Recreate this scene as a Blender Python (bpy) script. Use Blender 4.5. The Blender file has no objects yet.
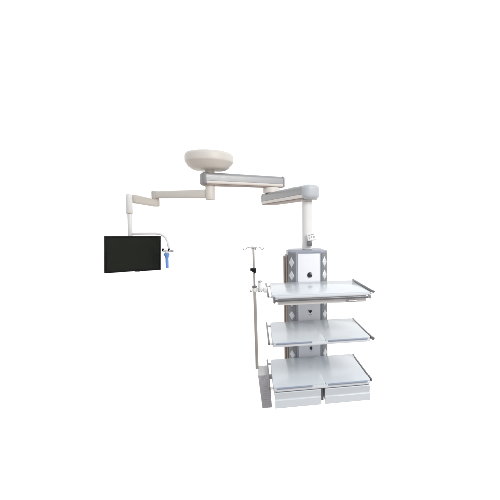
import bpy, bmesh, math
from mathutils import Vector, Matrix

sc = bpy.context.scene
col = sc.collection

# ------------------------------------------------------------------ camera
CAM = Vector((-0.4061, -2.0824, 1.4958))
RGT = Vector((0.98740, -0.15826, -0.00750))
UPV = Vector((0.01710, 0.05960, 0.99808))
FWD = Vector((0.15751, 0.98559, -0.06155))
cd = bpy.data.cameras.new('camera')
cd.lens = 25.06
cd.sensor_width = 36.0
cd.shift_x = -0.12142
cd.shift_y = -0.01421
cd.clip_start = 0.05
cd.clip_end = 200
cam = bpy.data.objects.new('camera', cd)
col.objects.link(cam)
r = RGT.normalized()
f = (FWD - r * FWD.dot(r)).normalized()
u = r.cross(f).normalized()
m = Matrix(((r.x, u.x, -f.x, CAM.x), (r.y, u.y, -f.y, CAM.y), (r.z, u.z, -f.z, CAM.z), (0, 0, 0, 1)))
cam.matrix_world = m
sc.camera = cam

# ------------------------------------------------------------------ surroundings added for the light
# world tones shaped for contrast: white ahead, dimmer room behind, warm floor tone below
w = bpy.data.worlds.new('World')
sc.world = w
w.use_nodes = True  # nodes below
nt = w.node_tree
nt.nodes.clear()
out = nt.nodes.new('ShaderNodeOutputWorld')
bg = nt.nodes.new('ShaderNodeBackground')
bg.inputs['Strength'].default_value = 1.0
nt.links.new(bg.outputs[0], out.inputs[0])
tc = nt.nodes.new('ShaderNodeTexCoord')
sp = nt.nodes.new('ShaderNodeSeparateXYZ')
nt.links.new(tc.outputs['Generated'], sp.inputs[0])


def wramp(sock, a, b):
    n = nt.nodes.new('ShaderNodeMapRange')
    n.interpolation_type = 'SMOOTHSTEP'
    n.inputs['From Min'].default_value = a
    n.inputs['From Max'].default_value = b
    nt.links.new(sock, n.inputs['Value'])
    return n.outputs['Result']


def wmix(fac, a, b):
    n = nt.nodes.new('ShaderNodeMix')
    n.data_type = 'RGBA'
    nt.links.new(fac, n.inputs['Factor'])
    for s, v in ((6, a), (7, b)):
        if isinstance(v, tuple):
            n.inputs[s].default_value = (*v, 1)
        else:
            nt.links.new(v, n.inputs[s])
    return n.outputs[2]


room = wmix(wramp(sp.outputs['Z'], -0.35, 0.3), (0.42, 0.385, 0.37), (0.56, 0.59, 0.63))
base = wmix(wramp(sp.outputs['Y'], 0.0, 0.28), room, (1.03, 1.03, 1.03))
base = wmix(wramp(sp.outputs['Z'], -0.95, -0.80), (0.26, 0.16, 0.11), base)
base = wmix(wramp(sp.outputs['Z'], 0.80, 0.95), base, (0.62, 0.64, 0.68))
nt.links.new(base, bg.inputs['Color'])


def area(name, loc, target, size, power, colr):
    d = bpy.data.lights.new(name, 'AREA')
    d.shape = 'RECTANGLE'
    d.size, d.size_y = size
    d.energy = power
    d.color = colr
    o = bpy.data.objects.new(name, d)
    o.location = loc
    o.rotation_euler = (Vector(target) - Vector(loc)).to_track_quat('-Z', 'Y').to_euler()
    col.objects.link(o)
    return o


area('added_key_light', (1.6, -2.6, 3.4), (-0.2, 0.5, 1.1), (1.6, 1.6), 88, (1.0, 0.98, 0.96))  # added soft light for shading, no such lamp is seen

sc.view_settings.view_transform = 'Standard'
sc.view_settings.look = 'None'
sc.view_settings.exposure = 0.22
sc.view_settings.gamma = 1.0
sc.view_settings.use_curve_mapping = False
sc.cycles.max_bounces = 8

# ------------------------------------------------------------------ materials


def mat(name, rgb, rough=0.4, metal=0.0, vary=0.04, scale=14.0, bump=0.0, bscale=300.0, coat=0.0, spec=0.5, stretch=(1, 1, 1)):
    mt = bpy.data.materials.new(name)
    mt.use_nodes = True
    t = mt.node_tree
    b = t.nodes['Principled BSDF']
    b.inputs['Metallic'].default_value = metal
    b.inputs['Coat Weight'].default_value = coat
    b.inputs['Coat Roughness'].default_value = 0.12
    b.inputs['Specular IOR Level'].default_value = spec
    co = t.nodes.new('ShaderNodeTexCoord')
    mp = t.nodes.new('ShaderNodeMapping')
    mp.inputs['Scale'].default_value = stretch
    t.links.new(co.outputs['Object'], mp.inputs['Vector'])
    nz = t.nodes.new('ShaderNodeTexNoise')
    nz.inputs['Scale'].default_value = scale
    nz.inputs['Detail'].default_value = 6
    nz.inputs['Roughness'].default_value = 0.6
    t.links.new(mp.outputs[0], nz.inputs['Vector'])
    mx = t.nodes.new('ShaderNodeMix')
    mx.data_type = 'RGBA'
    mx.inputs[6].default_value = (*[max(0, c * (1 - vary)) for c in rgb], 1)
    mx.inputs[7].default_value = (*[min(1, c * (1 + vary)) for c in rgb], 1)
    t.links.new(nz.outputs['Fac'], mx.inputs['Factor'])
    t.links.new(mx.outputs[2], b.inputs['Base Color'])
    mr = t.nodes.new('ShaderNodeMapRange')
    mr.inputs['From Min'].default_value = 0.3
    mr.inputs['From Max'].default_value = 0.7
    mr.inputs['To Min'].default_value = max(0.03, rough - 0.06)
    mr.inputs['To Max'].default_value = min(1, rough + 0.06)
    t.links.new(nz.outputs['Fac'], mr.inputs['Value'])
    t.links.new(mr.outputs[0], b.inputs['Roughness'])
    if bump > 0:
        n2 = t.nodes.new('ShaderNodeTexNoise')
        n2.inputs['Scale'].default_value = bscale
        n2.inputs['Detail'].default_value = 2
        t.links.new(mp.outputs[0], n2.inputs['Vector'])
        bp = t.nodes.new('ShaderNodeBump')
        bp.inputs['Strength'].default_value = bump
        bp.inputs['Distance'].default_value = 0.001
        t.links.new(n2.outputs['Fac'], bp.inputs['Height'])
        t.links.new(bp.outputs[0], b.inputs['Normal'])
    return mt


CREAM = mat('cream_paint', (0.74, 0.70, 0.64), 0.42, bump=0.06)
CREAM2 = mat('shaded_cream_paint', (0.60, 0.555, 0.49), 0.45, bump=0.06)  # darker copy of the cream, offsets the key light in the colour
WHITE = mat('white_paint', (0.82, 0.81, 0.79), 0.35, bump=0.04)
IVORY = mat('ivory_trim', (0.84, 0.79, 0.74), 0.4)
ALU = mat('anodised_grey', (0.395, 0.395, 0.40), 0.42, metal=0.25, vary=0.06, scale=20, stretch=(1, 1, 8))
DARKCAP = mat('dark_grey_cap', (0.32, 0.32, 0.325), 0.5)
PALEBLUE = mat('pale_blue_plastic', (0.52, 0.545, 0.57), 0.4)
FRAME = mat('blue_grey_frame', (0.37, 0.395, 0.45), 0.38, metal=0.2)
PANEL = mat('white_panel', (0.84, 0.84, 0.86), 0.35, bump=0.03)
CORNER = mat('grey_corner', (0.25, 0.25, 0.26), 0.4, metal=0.3, vary=0.15)
DIAMOND = mat('silver_diamond', (0.72, 0.73, 0.75), 0.3, metal=0.25)
TAN = mat('tan_reflection_side', (0.50, 0.42, 0.36), 0.45, vary=0.1)  # reflection of brown surroundings on the column side, painted as tan
UNDER = mat('painted_warm_underside', (0.37, 0.29, 0.25), 0.5, vary=0.08)  # brown stands in for shade and warm light from below
BROWN = mat('brown_reflection_edge', (0.30, 0.225, 0.19), 0.5, vary=0.1)  # darker part of the column side reflection, painted
SHELF = mat('pale_gloss_laminate', (0.65, 0.688, 0.718), 0.22, vary=0.02, coat=0.3)
LIP = mat('shelf_lip', (0.74, 0.77, 0.80), 0.3)
TRIM = mat('blue_grey_trim', (0.30, 0.35, 0.45), 0.35)
STEEL = mat('dark_steel', (0.22, 0.22, 0.23), 0.35, metal=0.6, vary=0.1)
CHROME = mat('brushed_steel', (0.55, 0.55, 0.56), 0.28, metal=0.9, vary=0.05)
POLE = mat('warm_steel', (0.48, 0.445, 0.41), 0.30, metal=0.4, vary=0.06)
DRAWER = mat('drawer_white', (0.68, 0.715, 0.745), 0.35, vary=0.02)
SHADOWGAP = mat('painted_gap_shade', (0.06, 0.065, 0.07), 0.6)  # painted shadow line beneath the bottom shelf lip
BLACK = mat('black_plastic', (0.006, 0.0065, 0.006), 0.5, spec=0.15)
SCREEN = mat('unlit_screen', (0.011, 0.0145, 0.009), 0.32, vary=0.15, scale=4, spec=0.2)
BLUE = mat('blue_grip', (0.17, 0.35, 0.80), 0.4, vary=0.12, scale=30)
GREYMESH = mat('grey_speckled_plastic', (0.52, 0.51, 0.53), 0.6, vary=0.45, scale=160, bump=0.5, bscale=220)
GREYIN = mat('light_grey_liner', (0.70, 0.69, 0.68), 0.55, vary=0.15, scale=60)
BADGEBLK = mat('badge_black', (0.02, 0.02, 0.022), 0.35)
BADGEGRY = mat('badge_grey', (0.42, 0.42, 0.44), 0.35)

# ------------------------------------------------------------------ mesh helpers


def add_box(bm, c, s, bev=0.0, rot=None, seg=3):
    g = bmesh.ops.create_cube(bm, size=1.0)
    vs = g['verts']
    for v in vs:
        v.co = Vector((v.co.x * s[0], v.co.y * s[1], v.co.z * s[2]))
    if bev > 0:
        es = list({e for v in vs for e in v.link_edges})
        gg = bmesh.ops.bevel(bm, geom=es, offset=bev, segments=seg, affect='EDGES', profile=0.5)
        vs = list({v for fc in gg['faces'] for v in fc.verts} | {v for v in vs if v.is_valid})
        # gather the whole island
        todo, seen = list(vs), set(vs)
        while todo:
            a = todo.pop()
            for e in a.link_edges:
                b = e.other_vert(a)
                if b not in seen:
                    seen.add(b)
                    todo.append(b)
        vs = list(seen)
    M = Matrix.Translation(Vector(c)) @ (rot.to_4x4() if rot else Matrix())
    for v in vs:
        v.co = M @ v.co
    return vs


def add_prism(bm, outline, z0, z1, bev=0.0, seg=3, mi=0, top_only=False):
    """outline: list of (x, y); extruded along z, top and bottom rims bevelled"""
    lo = [bm.verts.new((x, y, z0)) for x, y in outline]
    hi = [bm.verts.new((x, y, z1)) for x, y in outline]
    fb = bm.faces.new(lo[::-1])
    ft = bm.faces.new(hi)
    n = len(outline)
    fs = [fb, ft]
    for i in range(n):
        j = (i + 1) % n
        fs.append(bm.faces.new((lo[i], lo[j], hi[j], hi[i])))
    for q in fs:
        q.material_index = mi
    if bev > 0:
        es = list(ft.edges) + ([] if top_only else list(fb.edges))
        bmesh.ops.bevel(bm, geom=es, offset=bev, segments=seg, affect='EDGES', profile=0.5)


def rrect(x0, x1, y0, y1, r, n=6):
    pts = []
    for cx, cy, a0 in ((x1 - r, y1 - r, 0), (x0 + r, y1 - r, 90), (x0 + r, y0 + r, 180), (x1 - r, y0 + r, 270)):
        for i in range(n + 1):
            a = math.radians(a0 + 90 * i / n)
            pts.append((cx + r * math.cos(a), cy + r * math.sin(a)))
    return pts


def xf(pts, ax, ang):
    c, s = math.cos(ang), math.sin(ang)
    return [(ax[0] + x * c - y * s, ax[1] + x * s + y * c) for x, y in pts]


def add_lathe(bm, prof, c, n=48, axis=None):
    """prof: list of (radius, height) from bottom to top, closed by caps"""
    M = Matrix.Translation(Vector(c))
    if axis is not None:
        M = M @ Vector((0, 0, 1)).rotation_difference(Vector(axis)).to_matrix().to_4x4()
    rings = []
    for rr, z in prof:
        rings.append([bm.verts.new(M @ Vector((rr * math.cos(2 * math.pi * i / n), rr * math.sin(2 * math.pi * i / n), z))) for i in range(n)])
    for a, b in zip(rings, rings[1:]):
        for i in range(n):
            j = (i + 1) % n
            bm.faces.new((a[i], a[j], b[j], b[i]))
    bm.faces.new(rings[0][::-1])
    bm.faces.new(rings[-1])


def add_cyl(bm, a, b, r, n=32, bev=0.0):
    a, b = Vector(a), Vector(b)
    L = (b - a).length
    e = min(bev, r * 0.6, L * 0.4)
    prof = [(r, 0), (r, L)] if e <= 0 else [(r - e, 0), (r - 0.3 * e, 0.3 * e), (r, e), (r, L - e), (r - 0.3 * e, L - 0.3 * e), (r - e, L)]
    add_lathe(bm, prof, a, n, (b - a).normalized())


def add_tube(bm, pts, r, n=16):
    pts = [Vector(p) for p in pts]
    rings = []
    up = Vector((0.13, 0.21, 0.97))
    for i, p in enumerate(pts):
        t = (pts[min(i + 1, len(pts) - 1)] - pts[max(i - 1, 0)]).normalized()
        s = t.cross(up)
        if s.length < 0.05:
            s = t.cross(Vector((1, 0, 0)))
        s.normalize()
        q = s.cross(t).normalized()
        up = q
        rings.append([bm.verts.new(p + (s * math.cos(2 * math.pi * k / n) + q * math.sin(2 * math.pi * k / n)) * r) for k in range(n)])
    for a, b in zip(rings, rings[1:]):
        for i in range(n):
            j = (i + 1) % n
            bm.faces.new((a[i], a[j], b[j], b[i]))
    bm.faces.new(rings[0][::-1])
    bm.faces.new(rings[-1])


def bez(p0, p1, p2, p3, n=10):
    p0, p1, p2, p3 = map(Vector, (p0, p1, p2, p3))
    o = []
    for i in range(n + 1):
        t = i / n
        o.append(p0 * (1 - t) ** 3 + p1 * 3 * t * (1 - t) ** 2 + p2 * 3 * t * t * (1 - t) + p3 * t ** 3)
    return o


WPOS = {}


def thing(name, label, cat, loc, group=None):
    o = bpy.data.objects.new(name, None)
    o.empty_display_size = 0.05
    o.location = loc
    col.objects.link(o)
    o['label'] = label
    o['category'] = cat
    if group:
        o['group'] = group
    WPOS[o] = Vector(loc)
    return o


def obj(name, bm, mats, parent=None, label=None, smooth=35):
    """one mesh object; vertices are given in world coordinates, the origin goes to their centre"""
    bmesh.ops.recalc_face_normals(bm, faces=bm.faces)
    me = bpy.data.meshes.new(name)
    xs = [v.co for v in bm.verts]
    lo = Vector((min(v.x for v in xs), min(v.y for v in xs), min(v.z for v in xs)))
    hi = Vector((max(v.x for v in xs), max(v.y for v in xs), max(v.z for v in xs)))
    c = (lo + hi) / 2
    for v in bm.verts:
        v.co -= c
    bm.to_mesh(me)
    bm.free()
    for p in me.polygons:
        p.use_smooth = True
    me.set_sharp_from_angle(angle=math.radians(smooth))
    for q in (mats if isinstance(mats, (list, tuple)) else [mats]):
        me.materials.append(q)
    o = bpy.data.objects.new(name, me)
    col.objects.link(o)
    if parent is not None:
        o.parent = parent
        o.location = c - WPOS[parent]
    else:
        o.location = c
    WPOS[o] = c
    if label:
        o['label'] = label
    return o


B = bmesh.new

# ================================================================== ceiling pendant
AX = (-0.794, 1.135)      # ceiling axis
BX = (-0.243, 1.330)      # joint between the two heavy arms
SX = (-0.009, 0.570)      # drop shaft over the column

pend = thing('ceiling_pendant', 'large medical ceiling pendant with two grey arms and a white column carrying three shelves', 'medical pendant', (AX[0], AX[1], 2.101))

# ceiling dish
bm = B()
prof = [(0.128, 0.0), (0.139, 0.002), (0.150, 0.007), (0.163, 0.017), (0.177, 0.031), (0.190, 0.047), (0.1985, 0.058), (0.2055, 0.066), (0.2080, 0.0725), (0.2085, 0.080), (0.2085, 0.114), (0.2070, 0.122), (0.2040, 0.130), (0.1985, 0.137), (0.191, 0.142), (0.181, 0.145), (0.170, 0.146)]
add_lathe(bm, prof, (AX[0], AX[1], 1.955), 96)
mount = obj('ceiling_mount', bm, CREAM, pend)
bm = B()
add_lathe(bm, [(0.044, 0.0), (0.044, 0.010), (0.041, 0.013), (0.041, 0.045)], (AX[0], AX[1], 1.9285), 40)
obj('neck', bm, CREAM, mount)


def heavy_arm(name, p, q, z0, z1, hw, ext0, ext1, head_cap):
    d = Vector((q[0] - p[0], q[1] - p[1]))
    L, ang = d.length, math.atan2(d.y, d.x)
    zt = z0 + (z1 - z0) * 0.33
    x0, x1 = -ext0, L + ext1
    c0, c1 = 0.032, (0.056 if head_cap else 0.022)

    def outline(a, b, ra, rb, h, n=10):
        pts = []
        for cx, cy, a0, rr in ((b - rb, h - rb, 0, rb), (a + ra, h - ra, 90, ra), (a + ra, -h + ra, 180, ra), (b - rb, -h + rb, 270, rb)):
            if rr < 0.002:
                pts.append((b, h) if a0 == 0 else (a, h) if a0 == 90 else (a, -h) if a0 == 180 else (b, -h))
                continue
            for i in range(n + 1):
                t = math.radians(a0 + 90 * i / n)
                pts.append((cx + rr * math.cos(t), cy + rr * math.sin(t)))
        return xf(pts, p, ang)
    a, b = x0 + c0 + 0.0012, x1 - c1 - 0.0012
    # extruded section: grey upper half with softly rounded shoulders, pale trim below it, underneath a plate with warm shade painted brown
    def bar(sec, mt, nm, par):
        bm = B()
        ca, sa = math.cos(ang), math.sin(ang)
        ends = []
        for x in (a, b):
            ends.append([bm.verts.new((p[0] + x * ca - y * sa, p[1] + x * sa + y * ca, z)) for y, z in sec])
        bm.faces.new(ends[0])
        bm.faces.new(ends[1][::-1])
        n = len(sec)
        for i in range(n):
            k = (i + 1) % n
            bm.faces.new((ends[0][i], ends[0][k], ends[1][k], ends[1][i]))
        return obj(nm, bm, mt, par, smooth=40)

    def half(pts):
        return [(y, z) for y, z in pts] + [(-y, z) for y, z in pts[::-1]]
    r = 0.030
    sh = [(hw - r + r * math.cos(math.radians(t)), z1 - r + r * math.sin(math.radians(t))) for t in range(0, 91, 15)]
    arm = bar(half([(hw, zt + 0.0015)] + sh), ALU, name, pend)
    g = hw + 0.003
    r2 = 0.016
    lo = [(g - r2 + r2 * math.cos(math.radians(t)), z0 + 0.009 + r2 + r2 * math.sin(math.radians(t))) for t in range(-90, 1, 15)]
    bar(half(lo + [(g, zt - 0.003), (g - 0.003, zt)]), IVORY, 'lower_trim', arm)
    bar(half([(hw - 0.010, z0), (hw - 0.006, z0 + 0.002), (hw - 0.006, z0 + 0.0078)]), UNDER, 'underside_shade_plate', arm)

    def pillow(far, sgn, h, zz0, zz1, rc, bev, n=6):
        """end cap whose outer corners and upper and lower rims are all rounded"""
        bm = B()
        lay = [(zz0 + bev * (1 - math.cos(math.radians(90 * k / n))), bev * (1 - math.sin(math.radians(90 * k / n)))) for k in range(n + 1)]
        lay = lay + [(zz1 - (z - zz0), ins) for z, ins in lay[::-1]]
        prev = None
        for z, ins in lay:
            ro = max(rc - ins, 0.003)
            if sgn < 0:
                pts = outline(far + ins, a - 0.0012, ro, 0.001, h - ins)
            else:
                pts = outline(b + 0.0012, far - ins, 0.001, ro, h - ins)
            cur = [bm.verts.new((x, y, z)) for x, y in pts]
            if prev is None:
                bm.faces.new(cur[::-1])
            else:
                for i in range(len(cur)):
                    k = (i + 1) % len(cur)
                    bm.faces.new((prev[i], prev[k], cur[k], cur[i]))
            prev = cur
        bm.faces.new(prev)
        return bm
    obj('end_cap', pillow(x0, -1, hw + 0.002, z0 + 0.001, z1 + 0.001, 0.030, 0.024), DARKCAP, arm, smooth=50)
    if head_cap:
        obj('end_cap', pillow(x1, 1, hw + 0.003, z0 - 0.001, z1 + 0.002, 0.054, 0.034, 8), PALEBLUE, arm, 'pale blue-grey end cap', smooth=50)
    else:
        obj('end_cap', pillow(x1, 1, hw + 0.002, z0 + 0.001, z1 + 0.001, 0.021, 0.018), DARKCAP, arm, smooth=50)
    return arm


upper = heavy_arm('upper_arm', AX, BX, 1.822, 1.930, 0.066, 0.078, 0.118, False)
lower = heavy_arm('lower_arm', BX, SX, 1.661, 1.769, 0.066, 0.130, 0.112, True)
bm = B()
add_lathe(bm, [(0.078, 0), (0.081, 0.003), (0.081, 0.038), (0.078, 0.041), (0.078, 0.0505)], (BX[0], BX[1], 1.7705), 48)
obj('arm_joint', bm, IVORY, pend)

# drop shaft
bm = B()
add_cyl(bm, (SX[0], SX[1], 1.285), (SX[0], SX[1], 1.647), 0.0385, 40)
shaft = obj('drop_shaft', bm, WHITE, pend)
bm = B()
add_lathe(bm, [(0.0395, 0), (0.043, 0.002), (0.043, 0.012), (0.040, 0.0145)], (SX[0], SX[1], 1.648), 40)
obj('collar', bm, IVORY, shaft)
bm = B()
add_lathe(bm, [(0.040, 0), (0.040, 0.042), (0.0395, 0.046)], (SX[0], SX[1], 1.2845), 40)
obj('shaft_socket', bm, WHITE, shaft)

# brake box beside the shaft
bm = B()
add_box(bm, (0.000, 0.512, 1.330), (0.040, 0.030, 0.034), 0.003)
brake = obj('brake_box', bm, STEEL, pend)
rot = Matrix.Rotation(math.radians(-8), 3, 'Y') @ Matrix.Rotation(math.radians(-18), 3, 'X')
bm = B()
add_box(bm, (0.013, 0.500, 1.380), (0.068, 0.018, 0.058), 0.005, rot)
obj('control_face', bm, WHITE, brake)
bm = B()
for dx, dz, sx, sz in ((-0.018, 0.012, 0.018, 0.010), (0.010, 0.014, 0.026, 0.007), (-0.020, -0.008, 0.008, 0.020), (0.000, -0.004, 0.010, 0.014), (0.019, -0.006, 0.014, 0.012)):
    add_box(bm, Vector((0.013, 0.500, 1.380)) + rot @ Vector((dx, -0.0095, dz)), (sx, 0.003, sz), 0.0008, rot)
obj('control_keys', bm, BADGEGRY, brake)

# column
CX, FY, CT, CBOT = -0.017, 0.456, 1.283, 0.402
FH, OH, CH, CD = 0.094, 0.150, 0.062, 0.245


def octo(g=0.0):
    return [(CX - FH, FY - g), (CX + FH, FY - g), (CX + OH + g, FY + CH), (CX + OH + g, FY + CD - CH), (CX + FH, FY + CD + g), (CX - FH, FY + CD + g), (CX - OH - g, FY + CD - CH), (CX - OH - g, FY + CH)]


bm = B()
add_prism(bm, octo(), CBOT, CT - 0.020, 0.0)
column = obj('column', bm, FRAME, pend, smooth=25)
bm = B()
rings_ = [[bm.verts.new((x, y, z)) for x, y in octo(g)] for g, z in ((0.001, CT - 0.0195), (0.001, CT - 0.012), (-0.004, CT - 0.008), (-0.022, CT - 0.0005), (-0.028, CT))]
bm.faces.new(rings_[0][::-1])
bm.faces.new(rings_[-1])
for A_, B_ in zip(rings_, rings_[1:]):
    for k in range(8):
        bm.faces.new((A_[k], A_[(k + 1) % 8], B_[(k + 1) % 8], B_[k]))
obj('top_cap', bm, FRAME, column, smooth=28)
bm = B()
add_box(bm, (CX + 0.002, FY - 0.001, (1.256 + CBOT + 0.01) / 2), (0.164, 0.008, 1.256 - CBOT - 0.01), 0.0025)
obj('front_panel', bm, PANEL, column)


def corner(side):
    a = Vector((CX + side * FH, FY, 0))
    b = Vector((CX + side * OH, FY + CH, 0))
    t = (b - a).normalized()
    n = Vector((side * CH, -(OH - FH), 0)).normalized()
    W = (b - a).length
    R3 = Matrix((t, n, Vector((0, 0, 1)))).transposed()
    mid = (a + b) / 2
    bm = B()
    z0, z1 = CBOT + 0.01, 1.258
    add_box(bm, mid + n * 0.0015 + Vector((0, 0, (z0 + z1) / 2)), (W * 0.90, 0.005, z1 - z0), 0.0015, R3)
    nb = len(bm.faces)
    z = 1.192
    while z > CBOT + 0.06:
        hw_, hh = W * 0.36, 0.040
        base = mid + Vector((0, 0, z))
        o = [base + t * (hw_ * x) + Vector((0, 0, hh * y)) + n * 0.0042 for x, y in ((1, 0), (0, 1), (-1, 0), (0, -1))]
        i_ = [base + t * (hw_ * .78 * x) + Vector((0, 0, hh * .78 * y)) + n * 0.0085 for x, y in ((1, 0), (0, 1), (-1, 0), (0, -1))]
        ov = [bm.verts.new(q) for q in o]
        iv = [bm.verts.new(q) for q in i_]
        fs = [bm.faces.new(iv), bm.faces.new(ov[::-1])]
        for k in range(4):
            fs.append(bm.faces.new((ov[k], ov[(k + 1) % 4], iv[(k + 1) % 4], iv[k])))
        for q in fs:
            q.material_index = 1
        z -= 0.100
    obj('corner_panel', bm, [CORNER, DIAMOND], column, smooth=20)


corner(-1)
corner(1)
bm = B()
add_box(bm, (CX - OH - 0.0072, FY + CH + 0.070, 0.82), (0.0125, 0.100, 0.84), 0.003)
obj('side_panel', bm, TAN, column, 'strip on the side of the column with a painted tan reflection')
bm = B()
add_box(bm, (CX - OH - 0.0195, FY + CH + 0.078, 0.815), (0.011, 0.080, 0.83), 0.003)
obj('side_edge', bm, BROWN, column, 'edge strip with a painted dark brown reflection')

# badges on the front panel
PY = FY - 0.005


def disc(bm, x, z, rx, rz, y, th, a0=0, a1=360, n=28, mi=0, rot=0):
    pts = []
    full = abs(a1 - a0) >= 360
    for i in range(n + (0 if full else 1)):
        a = math.radians(a0 + (a1 - a0) * i / n)
        px, pz = rx * math.cos(a), rz * math.sin(a)
        c, s = math.cos(rot), math.sin(rot)
        pts.append((x + px * c - pz * s, z + px * s + pz * c))
    plate(bm, pts, y, th, mi)


def plate(bm, pts, y, th, mi=0):
    lo = [bm.verts.new((px, y, pz)) for px, pz in pts]
    hi = [bm.verts.new((px, y - th, pz)) for px, pz in pts]
    n = len(pts)
    fs = [bm.faces.new(lo), bm.faces.new(hi[::-1])]
    for i in range(n):
        j = (i + 1) % n
        fs.append(bm.faces.new((lo[i], hi[i], hi[j], lo[j])))
    for q in fs:
        q.material_index = mi


bm = B()
bx, bz = -0.010, 1.098
disc(bm, bx, bz, 0.021, 0.021, PY + 0.0005, 0.003, 0, 360, 32, 1)
disc(bm, bx, bz, 0.020, 0.020, PY - 0.003, 0.002, 75, 255, 20, 0)
disc(bm, bx + 0.005, bz - 0.004, 0.011, 0.009, PY - 0.0032, 0.0035, 0, 360, 24, 0)
obj('badge', bm, [BADGEBLK, BADGEGRY], column, 'round black and grey badge')
bm = B()
bz = 0.823
plate(bm, [(bx + q[0], bz + q[1]) for q in ((-0.016, 0.013), (-0.004, 0.011), (0.0, 0.014), (0.006, 0.011), (0.017, 0.012), (0.010, 0.0), (0.003, -0.011), (-0.003, -0.012), (-0.009, -0.002))], PY + 0.0005, 0.003, 0)
add_box(bm, (bx, PY - 0.0005, bz - 0.025), (0.026, 0.003, 0.004), 0.0005)
for q in bm.faces:
    if q.calc_center_median().z < bz - 0.018:
        q.material_index = 1
obj('badge', bm, [BADGEBLK, BADGEGRY], column, 'black wedge shaped badge over a small grey line')
bm = B()
bz, bx = 0.546, -0.005
disc(bm, bx, bz, 0.012, 0.012, PY + 0.0005, 0.004, 0, 360, 28, 0)
add_box(bm, (bx, PY - 0.0005, bz - 0.022), (0.024, 0.003, 0.004), 0.0005)
for q in bm.faces:
    if q.calc_center_median().z < bz - 0.016:
        q.material_index = 1
obj('badge', bm, [BADGEBLK, BADGEGRY], column, 'small round black badge')

# shelves
W2, SD = 0.310, 0.446


def make_shelf(zt, kind):
    label = {0: 'top shelf with a dark front bar', 1: 'middle shelf', 2: 'bottom shelf above the drawers'}[kind]
    th = 0.026 if kind else 0.020
    bm = B()
    if kind:
        # raised tray in two halves with a fine seam between them
        add_prism(bm, rrect(-W2 + 0.002, 0.0149, 0.004, SD - 0.004, 0.012), zt - 0.012, zt, 0.003)
        add_prism(bm, rrect(0.0151, W2 - 0.002, 0.004, SD - 0.004, 0.012), zt - 0.012, zt, 0.003)
    else:
        add_prism(bm, rrect(-W2 + 0.002, W2 - 0.002, 0.004, SD - 0.004, 0.012), zt - 0.010, zt, 0.003)
    s = obj('shelf', bm, SHELF, pend, label)
    bm = B()
    add_prism(bm, rrect(-W2, W2, 0.0, SD, 0.020), zt - th, zt - 0.0095 if kind else zt - 0.006, 0.004)
    obj('shelf_lip', bm, LIP, s)
    if kind:
        bm = B()
        add_box(bm, (-0.178, -0.0010, zt - 0.0065), (0.222, 0.009, 0.0075), 0.002)
        obj('edge_trim', bm, TRIM, s)
        bm = B()
        add_box(bm, (0.160, -0.0010, zt - 0.0065), (0.254, 0.009, 0.0075), 0.002)
        obj('edge_trim', bm, TRIM, s)
    else:
        bm = B()
        add_box(bm, (-0.004, -0.010, zt - 0.0285), (0.580, 0.012, 0.013), 0.003)
        obj('front_bar', bm, STEEL, s, 'dark bar along the front of the top shelf')
        for sx in (-1, 1):
            bm = B()
            add_box(bm, (sx * 0.297, -0.006, zt - 0.026), (0.013, 0.024, 0.036 if sx < 0 else 0.026), 0.004)
            obj('bar_bracket', bm, STEEL if sx < 0 else CHROME, s)
        bm = B()
        add_prism(bm, rrect(-0.275, 0.285, 0.010, SD - 0.05, 0.015), zt - 0.062, zt - 0.0205, 0.004)
        t = obj('under_tray', bm, WHITE, s)
        bm = B()
        add_box(bm, (0.185, 0.003, zt - 0.051), (0.070, 0.010, 0.005), 0.002)
        add_box(bm, (0.165, 0.003, zt - 0.051), (0.012, 0.012, 0.009), 0.002)
        obj('tray_handle', bm, CHROME, s)
    # equipment rails along both sides
    for sx in (-1, 1):
        X = -W2 - 0.025 if sx < 0 else W2 + 0.007
        ya, yb = (-0.002, 0.440) if sx < 0 else (0.008, 0.446)
        zr = zt - 0.002 if sx < 0 else (zt - 0.006 if kind else zt + 0.004)
        bm = B()
        add_box(bm, (X, (ya + yb) / 2, zr), (0.010, yb - ya, 0.016), 0.003)
        obj('side_rail', bm, STEEL, s)
        for y in (0.030, 0.405):
            bm = B()
            if sx < 0:
                add_box(bm, (-W2 - 0.0095, y, zt - 0.015), (0.021, 0.016, 0.010), 0.003)
            else:
                add_box(bm, (W2 + 0.0045, y, zt - 0.016), (0.012, 0.018, 0.010), 0.003)
            obj('rail_bracket', bm, WHITE, s)
        if sx > 0 and kind < 2:
            bm = B()
            add_cyl(bm, (X + 0.004, 0.0075, zr - 0.001), (X + 0.004, -0.008, zr - 0.001), 0.010, 20, 0.003)
            obj('rail_end', bm, STEEL, s)
    return s


make_shelf(1.050, 0)
make_shelf(0.7586, 1)
make_shelf(0.4799, 2)

# two drawers under the bottom shelf


def drawer(x0, x1):
    bm = B()
    add_box(bm, ((x0 + x1) / 2, 0.218, 0.401), (x1 - x0 - 0.006, 0.400, 0.092), 0.003)
    d = obj('drawer', bm, DRAWER, pend)
    # front with a pulled-out lower half
    prof = [(0.017, 0.447), (0.004, 0.4465), (0.001, 0.4435), (0.006, 0.4005), (0.001, 0.3985), (-0.001, 0.3955), (-0.0065, 0.3545), (-0.002, 0.3505), (0.017, 0.3505)]
    bm = B()
    a = [bm.verts.new((x0, y, z)) for y, z in prof]
    b = [bm.verts.new((x1, y, z)) for y, z in prof]
    bm.faces.new(a)
    bm.faces.new(b[::-1])
    n = len(prof)
    for i in range(n):
        j = (i + 1) % n
        bm.faces.new((a[i], b[i], b[j], a[j]))
    obj('drawer_front', bm, DRAWER, d, smooth=20)


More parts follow.
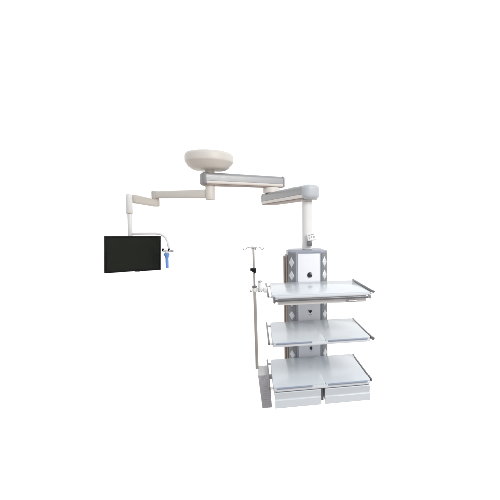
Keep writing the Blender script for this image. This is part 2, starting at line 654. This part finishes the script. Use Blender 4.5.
drawer(-0.300, -0.014)
drawer(0.012, 0.303)
bm = B()
add_box(bm, (-0.001, 0.200, 0.401), (0.018, 0.330, 0.092), 0.001)
obj('drawer_divider', bm, CORNER, pend)
bm = B()
add_box(bm, (0.001, 0.215, 0.4505), (0.598, 0.410, 0.0045), 0.001)
obj('drawer_gap_shade', bm, SHADOWGAP, pend)  # dark strip standing in for shade above the drawers

# ================================================================== monitor arm
JX = Vector((-1.332, 1.428, 0))
HX = Vector((-1.369, 0.872, 0))
PX = Vector((-1.388, 0.863, 0))
marm = thing('monitor_support', 'slim cream jointed arm hanging below the left end of the upper grey arm', 'support arm', (AX[0], AX[1], 1.823))
bm = B()
add_lathe(bm, [(0.036, 0), (0.041, 0.005), (0.042, 0.012), (0.042, 0.100), (0.040, 0.104), (0.040, 0.112), (0.044, 0.114), (0.044, 0.130)], (AX[0], AX[1], 1.692), 40)
obj('hub', bm, CREAM, marm)


def beam(name, a, b, w, h, mt, parent, bev=0.012, h2=None):
    a, b = Vector(a), Vector(b)
    t = (b - a).normalized()
    s = t.cross(Vector((0, 0, 1))).normalized()
    q = s.cross(t)
    bm = B()
    L = (b - a).length
    vs = add_box(bm, (0, 0, 0), (L, w, h), bev)
    R3 = Matrix((t, s, q)).transposed()
    k = (h2 / h) if h2 else 1
    for v in vs:
        fct = (v.co.x / L + .5)
        v.co.z *= 1 + (k - 1) * fct
        v.co = (a + b) / 2 + R3 @ v.co
    return obj(name, bm, mt, parent)


d1 = (JX - Vector((AX[0], AX[1], 0))).normalized()
beam('extension_arm', Vector((AX[0], AX[1], 1.747)) + d1 * 0.036, JX + Vector((0, 0, 1.757)) - d1 * 0.020, 0.058, 0.074, CREAM, marm, 0.010, 0.064)
bm = B()
add_lathe(bm, [(0.025, 0), (0.031, 0.003), (0.034, 0.009), (0.034, 0.066), (0.030, 0.0685), (0.030, 0.073), (0.034, 0.0755), (0.034, 0.134), (0.031, 0.140), (0.025, 0.143)], (JX.x, JX.y, 1.650), 36)
obj('elbow', bm, CREAM2, marm)
d2 = (HX - JX).normalized()
beam('spring_arm', JX + Vector((0, 0, 1.681)) + d2 * 0.02, HX + Vector((0, 0, 1.688)) - d2 * 0.018, 0.056, 0.062, CREAM2, marm, 0.012, 0.064)
bm = B()
hx = (HX.x + PX.x) / 2 - 0.002, (HX.y + PX.y) / 2
add_lathe(bm, [(0.022, 0), (0.023, 0.004), (0.023, 0.104), (0.022, 0.118), (0.018, 0.130), (0.010, 0.137)], (hx[0], hx[1], 1.588), 36)
obj('arm_head', bm, WHITE, marm)
bm = B()
add_lathe(bm, [(0.022, 0), (0.025, 0.003), (0.025, 0.017), (0.0225, 0.020)], (hx[0], hx[1], 1.567), 36)
obj('collar', bm, CREAM, marm)
bm = B()
add_cyl(bm, (hx[0] - 0.002, hx[1], 1.240), (hx[0], hx[1], 1.5665), 0.0165, 32, 0.002)
obj('drop_pole', bm, WHITE, marm)
# curved bracket
br = [(-1.378, 0.865, 1.409), (-1.30, 0.858, 1.409)] + bez((-1.20, 0.850, 1.4085), (-1.135, 0.845, 1.4085), (-1.098, 0.842, 1.385), (-1.086, 0.838, 1.290), 16)
bm = B()
add_tube(bm, br, 0.0085, 16)
obj('curved_bracket', bm, WHITE, marm)
E_ = Vector((-1.086, 0.838, 1.285))
bm = B()
add_cyl(bm, E_ + Vector((-0.052, 0.004, -0.014)), E_ + Vector((0.020, -0.002, -0.016)), 0.010, 24, 0.003)
add_cyl(bm, E_ + Vector((-0.018, 0.001, -0.034)), E_ + Vector((-0.018, 0.001, -0.006)), 0.014, 24, 0.003)
cl = obj('bracket_clamp', bm, WHITE, marm)
for dx, rr in ((-0.050, 0.014), (-0.002, 0.0155)):
    bm = B()
    add_cyl(bm, E_ + Vector((dx - 0.005, 0.003, -0.013 + (0.006 if dx < -0.02 else 0.004))), E_ + Vector((dx + 0.006, 0.002, -0.014 + (0.006 if dx < -0.02 else 0.004))), rr, 20, 0.003)
    obj('clamp_knob', bm, BLACK, cl)
bm = B()
add_lathe(bm, [(0.010, 0), (0.013, 0.003), (0.013, 0.014), (0.010, 0.017)], E_ + Vector((0.022, -0.002, -0.026)), 20)
obj('clamp_cap', bm, CHROME, cl)

# blue grip under the clamp
G = E_ + Vector((-0.020, 0.001, -0.0345))
bm = B()
add_lathe(bm, [(0.009, -0.118), (0.0125, -0.115), (0.0130, -0.060), (0.0125, -0.042), (0.0165, -0.028), (0.021, -0.018), (0.0215, -0.006), (0.019, -0.0005)], G, 32)
grip = obj('blue_handle', bm, BLUE)
grip['label'] = 'bright blue tapered handle hanging from the clamp right of the black monitor'
grip['category'] = 'handle'
bm = B()
add_lathe(bm, [(0.0205, 0), (0.0225, 0.002), (0.0225, 0.004), (0.0205, 0.0055)], G + Vector((0, 0, -0.0125)), 32)
obj('grip_ring', bm, BLUE, grip)

# ================================================================== monitor
mc0, mc1 = Vector((-1.504, 0.690, 0)), Vector((-1.178, 0.940, 0))
mt_ = (mc1 - mc0)
MW = mt_.length
mt_.normalize()
mn = Vector((mt_.y, -mt_.x, 0))
RM = Matrix((mt_, -mn, Vector((0, 0, 1)))).transposed() @ Matrix.Rotation(math.radians(2.0), 3, 'Y')
MC = (mc0 + mc1) / 2 + Vector((0, 0, 1.2530))
MH = 0.277
mon = thing('monitor', 'black flat screen monitor, switched off, on the cream arm at left', 'monitor', MC - Vector((0, 0, MH / 2)))


def mloc(x, y, z):
    return MC + RM @ Vector((x, y, z))


bm = B()
add_box(bm, mloc(0, 0.014, 0), (MW, 0.026, MH), 0.004, RM)
obj('housing', bm, BLACK, mon)
bm = B()
bz_ = 0.013
for x, z, sx, sz in ((0, MH / 2 - bz_ / 2, MW, bz_), (0, -MH / 2 + bz_ * .65, MW, bz_ * 1.3), (-MW / 2 + bz_ / 2, 0, bz_, MH), (MW / 2 - bz_ / 2, 0, bz_, MH)):
    hh = 0.0 if sx > sz else 0.0004
    add_box(bm, mloc(x, -0.0012 + hh, z), (sx, 0.005, sz), 0.0015, RM)
obj('bezel', bm, BLACK, mon)
bm = B()
add_box(bm, mloc(0, 0.0006, 0.002), (MW - 0.020, 0.002, MH - 0.024), 0, RM)
obj('screen', bm, SCREEN, mon)
bm = B()
add_box(bm, mloc(-0.01, 0.040, 0), (0.14, 0.024, 0.14), 0.006, RM)
add_box(bm, mloc(0.028, 0.020, -MH / 2 - 0.003), (0.034, 0.020, 0.012), 0.003, RM)
obj('mounting_plate', bm, CHROME, mon)

# ================================================================== IV pole
iv = thing('iv_pole', 'thin steel drip pole with four small hooks left of the shelves', 'iv pole', (-0.4075, 0.150, 0.545))
PT, PB = Vector((-0.4173, 0.150, 1.327)), Vector((-0.4075, 0.150, 0.545))


def pl(z):
    t = (z - PB.z) / (PT.z - PB.z)
    return PB.lerp(PT, t)


bm = B()
add_cyl(bm, pl(0.545), pl(1.062), 0.0095, 24, 0.001)
obj('sleeve', bm, POLE, iv)
bm = B()
add_cyl(bm, pl(1.0622), pl(1.330), 0.0062, 24, 0.001)
obj('pole', bm, POLE, iv)
bm = B()
add_lathe(bm, [(0.010, 0), (0.012, 0.002), (0.012, 0.008), (0.006, 0.012)], pl(1.3262), 20)
obj('hook_hub', bm, CHROME, iv)
for k, a in enumerate((12, 100, 195, 282)):
    ca, sa = math.cos(math.radians(a)), math.sin(math.radians(a))
    c = pl(1.332)
    def P(rad, z):
        return c + Vector((ca * rad, sa * rad, z))
    pts = bez(P(0.010, 0), P(0.025, 0.006), P(0.036, 0.008), P(0.046, -0.002), 8) + bez(P(0.050, -0.008), P(0.056, -0.016), P(0.066, -0.012), P(0.068, 0.004), 8)
    bm = B()
    add_tube(bm, pts, 0.0024, 10)
    obj('hook', bm, CHROME, iv)
# height clamp with its black knob
zc = 1.187
bm = B()
add_cyl(bm, pl(zc - 0.011), pl(zc + 0.016), 0.0125, 24, 0.003)
add_box(bm, pl(zc + 0.008) + Vector((-0.012, -0.004, 0)), (0.022, 0.018, 0.017), 0.004)
add_box(bm, pl(zc - 0.010) + Vector((0.005, -0.006, 0)), (0.012, 0.016, 0.018), 0.004)
obj('height_clamp', bm, BLACK, iv)
bm = B()
add_lathe(bm, [(0.011, 0), (0.0165, 0.002), (0.0165, 0.010), (0.011, 0.012)], pl(1.077) + Vector((0, 0, 0)), 24)
obj('stop_ring', bm, STEEL, iv)
bm = B()
z0 = 1.0595
add_cyl(bm, pl(z0 - 0.010), pl(z0 + 0.0165), 0.0135, 24, 0.003)
add_box(bm, (-0.381, 0.150, z0 + 0.004), (0.052, 0.020, 0.018), 0.004)
add_box(bm, (-0.349, 0.150, z0 + 0.000), (0.022, 0.030, 0.034), 0.004)
rc = obj('rail_clamp', bm, WHITE, iv)
bm = B()
add_cyl(bm, (-0.381, 0.138, 1.058), (-0.381, 0.138, 1.112), 0.010, 24, 0.003)
obj('clamp_lever', bm, WHITE, rc)
for z in (1.1125, 1.047):
    bm = B()
    add_cyl(bm, (-0.381, 0.138, z), (-0.381, 0.138, z + 0.010), 0.0125, 24, 0.003)
    obj('lever_cap', bm, CHROME, rc)
bm = B()
add_cyl(bm, (-0.430, 0.142, z0 - 0.002), (-0.444, 0.140, z0 - 0.002), 0.009, 20, 0.003)
obj('clamp_screw', bm, CHROME, rc)

# ================================================================== grey louvred box beside the drawers
bnx = thing('equipment_box', 'narrow grey louvred box with a pale lid, left of the drawers', 'box', (-0.35, 0.32, 0.220))
ZT, ZB = 0.448, 0.220
top = [(-0.4015, 0.25), (-0.3305, 0.25), (-0.3305, 0.40), (-0.4015, 0.40)]
bot = [(-0.3770, 0.25), (-0.3090, 0.25), (-0.3090, 0.385), (-0.3770, 0.385)]
bm = B()


def ring(pts, z, g=0.0):
    cx = sum(p[0] for p in pts) / 4
    cy = sum(p[1] for p in pts) / 4
    return [bm.verts.new((p[0] + (g if p[0] < cx else -g), p[1] + (g if p[1] < cy else -g), z)) for p in pts]


NS = 15
prev = None


def mixed(t, g):
    pts = [(b[0] + (a[0] - b[0]) * t, b[1] + (a[1] - b[1]) * t) for a, b in zip(top, bot)]
    return ring(pts, ZB + (ZT - ZB) * t, g)


rings = []
for k in range(NS):
    t0, t1 = k / NS, (k + 1) / NS
    rings += [mixed(t0 + 0.006, 0.0022), mixed(t0 + 0.016, 0.0), mixed(t1 - 0.012, 0.0), mixed(t1 - 0.004, 0.0022)]
bm.faces.new(rings[0][::-1])
bm.faces.new(rings[-1])
for A_, B_ in zip(rings, rings[1:]):
    for k in range(4):
        bm.faces.new((A_[k], A_[(k + 1) % 4], B_[(k + 1) % 4], B_[k]))
bb = obj('box_body', bm, GREYMESH, bnx, smooth=15)
bm = B()
add_prism(bm, [(x, y) for x, y in rrect(-0.4025, -0.3295, 0.249, 0.401, 0.006)], ZT + 0.0005, ZT + 0.009, 0.003)
obj('lid', bm, GREYIN, bnx, 'pale grey lid')
bm = B()
add_box(bm, (-0.3120, 0.330, 0.405), (0.028, 0.060, 0.012), 0.001)
obj('mounting_bracket', bm, WHITE, bnx)
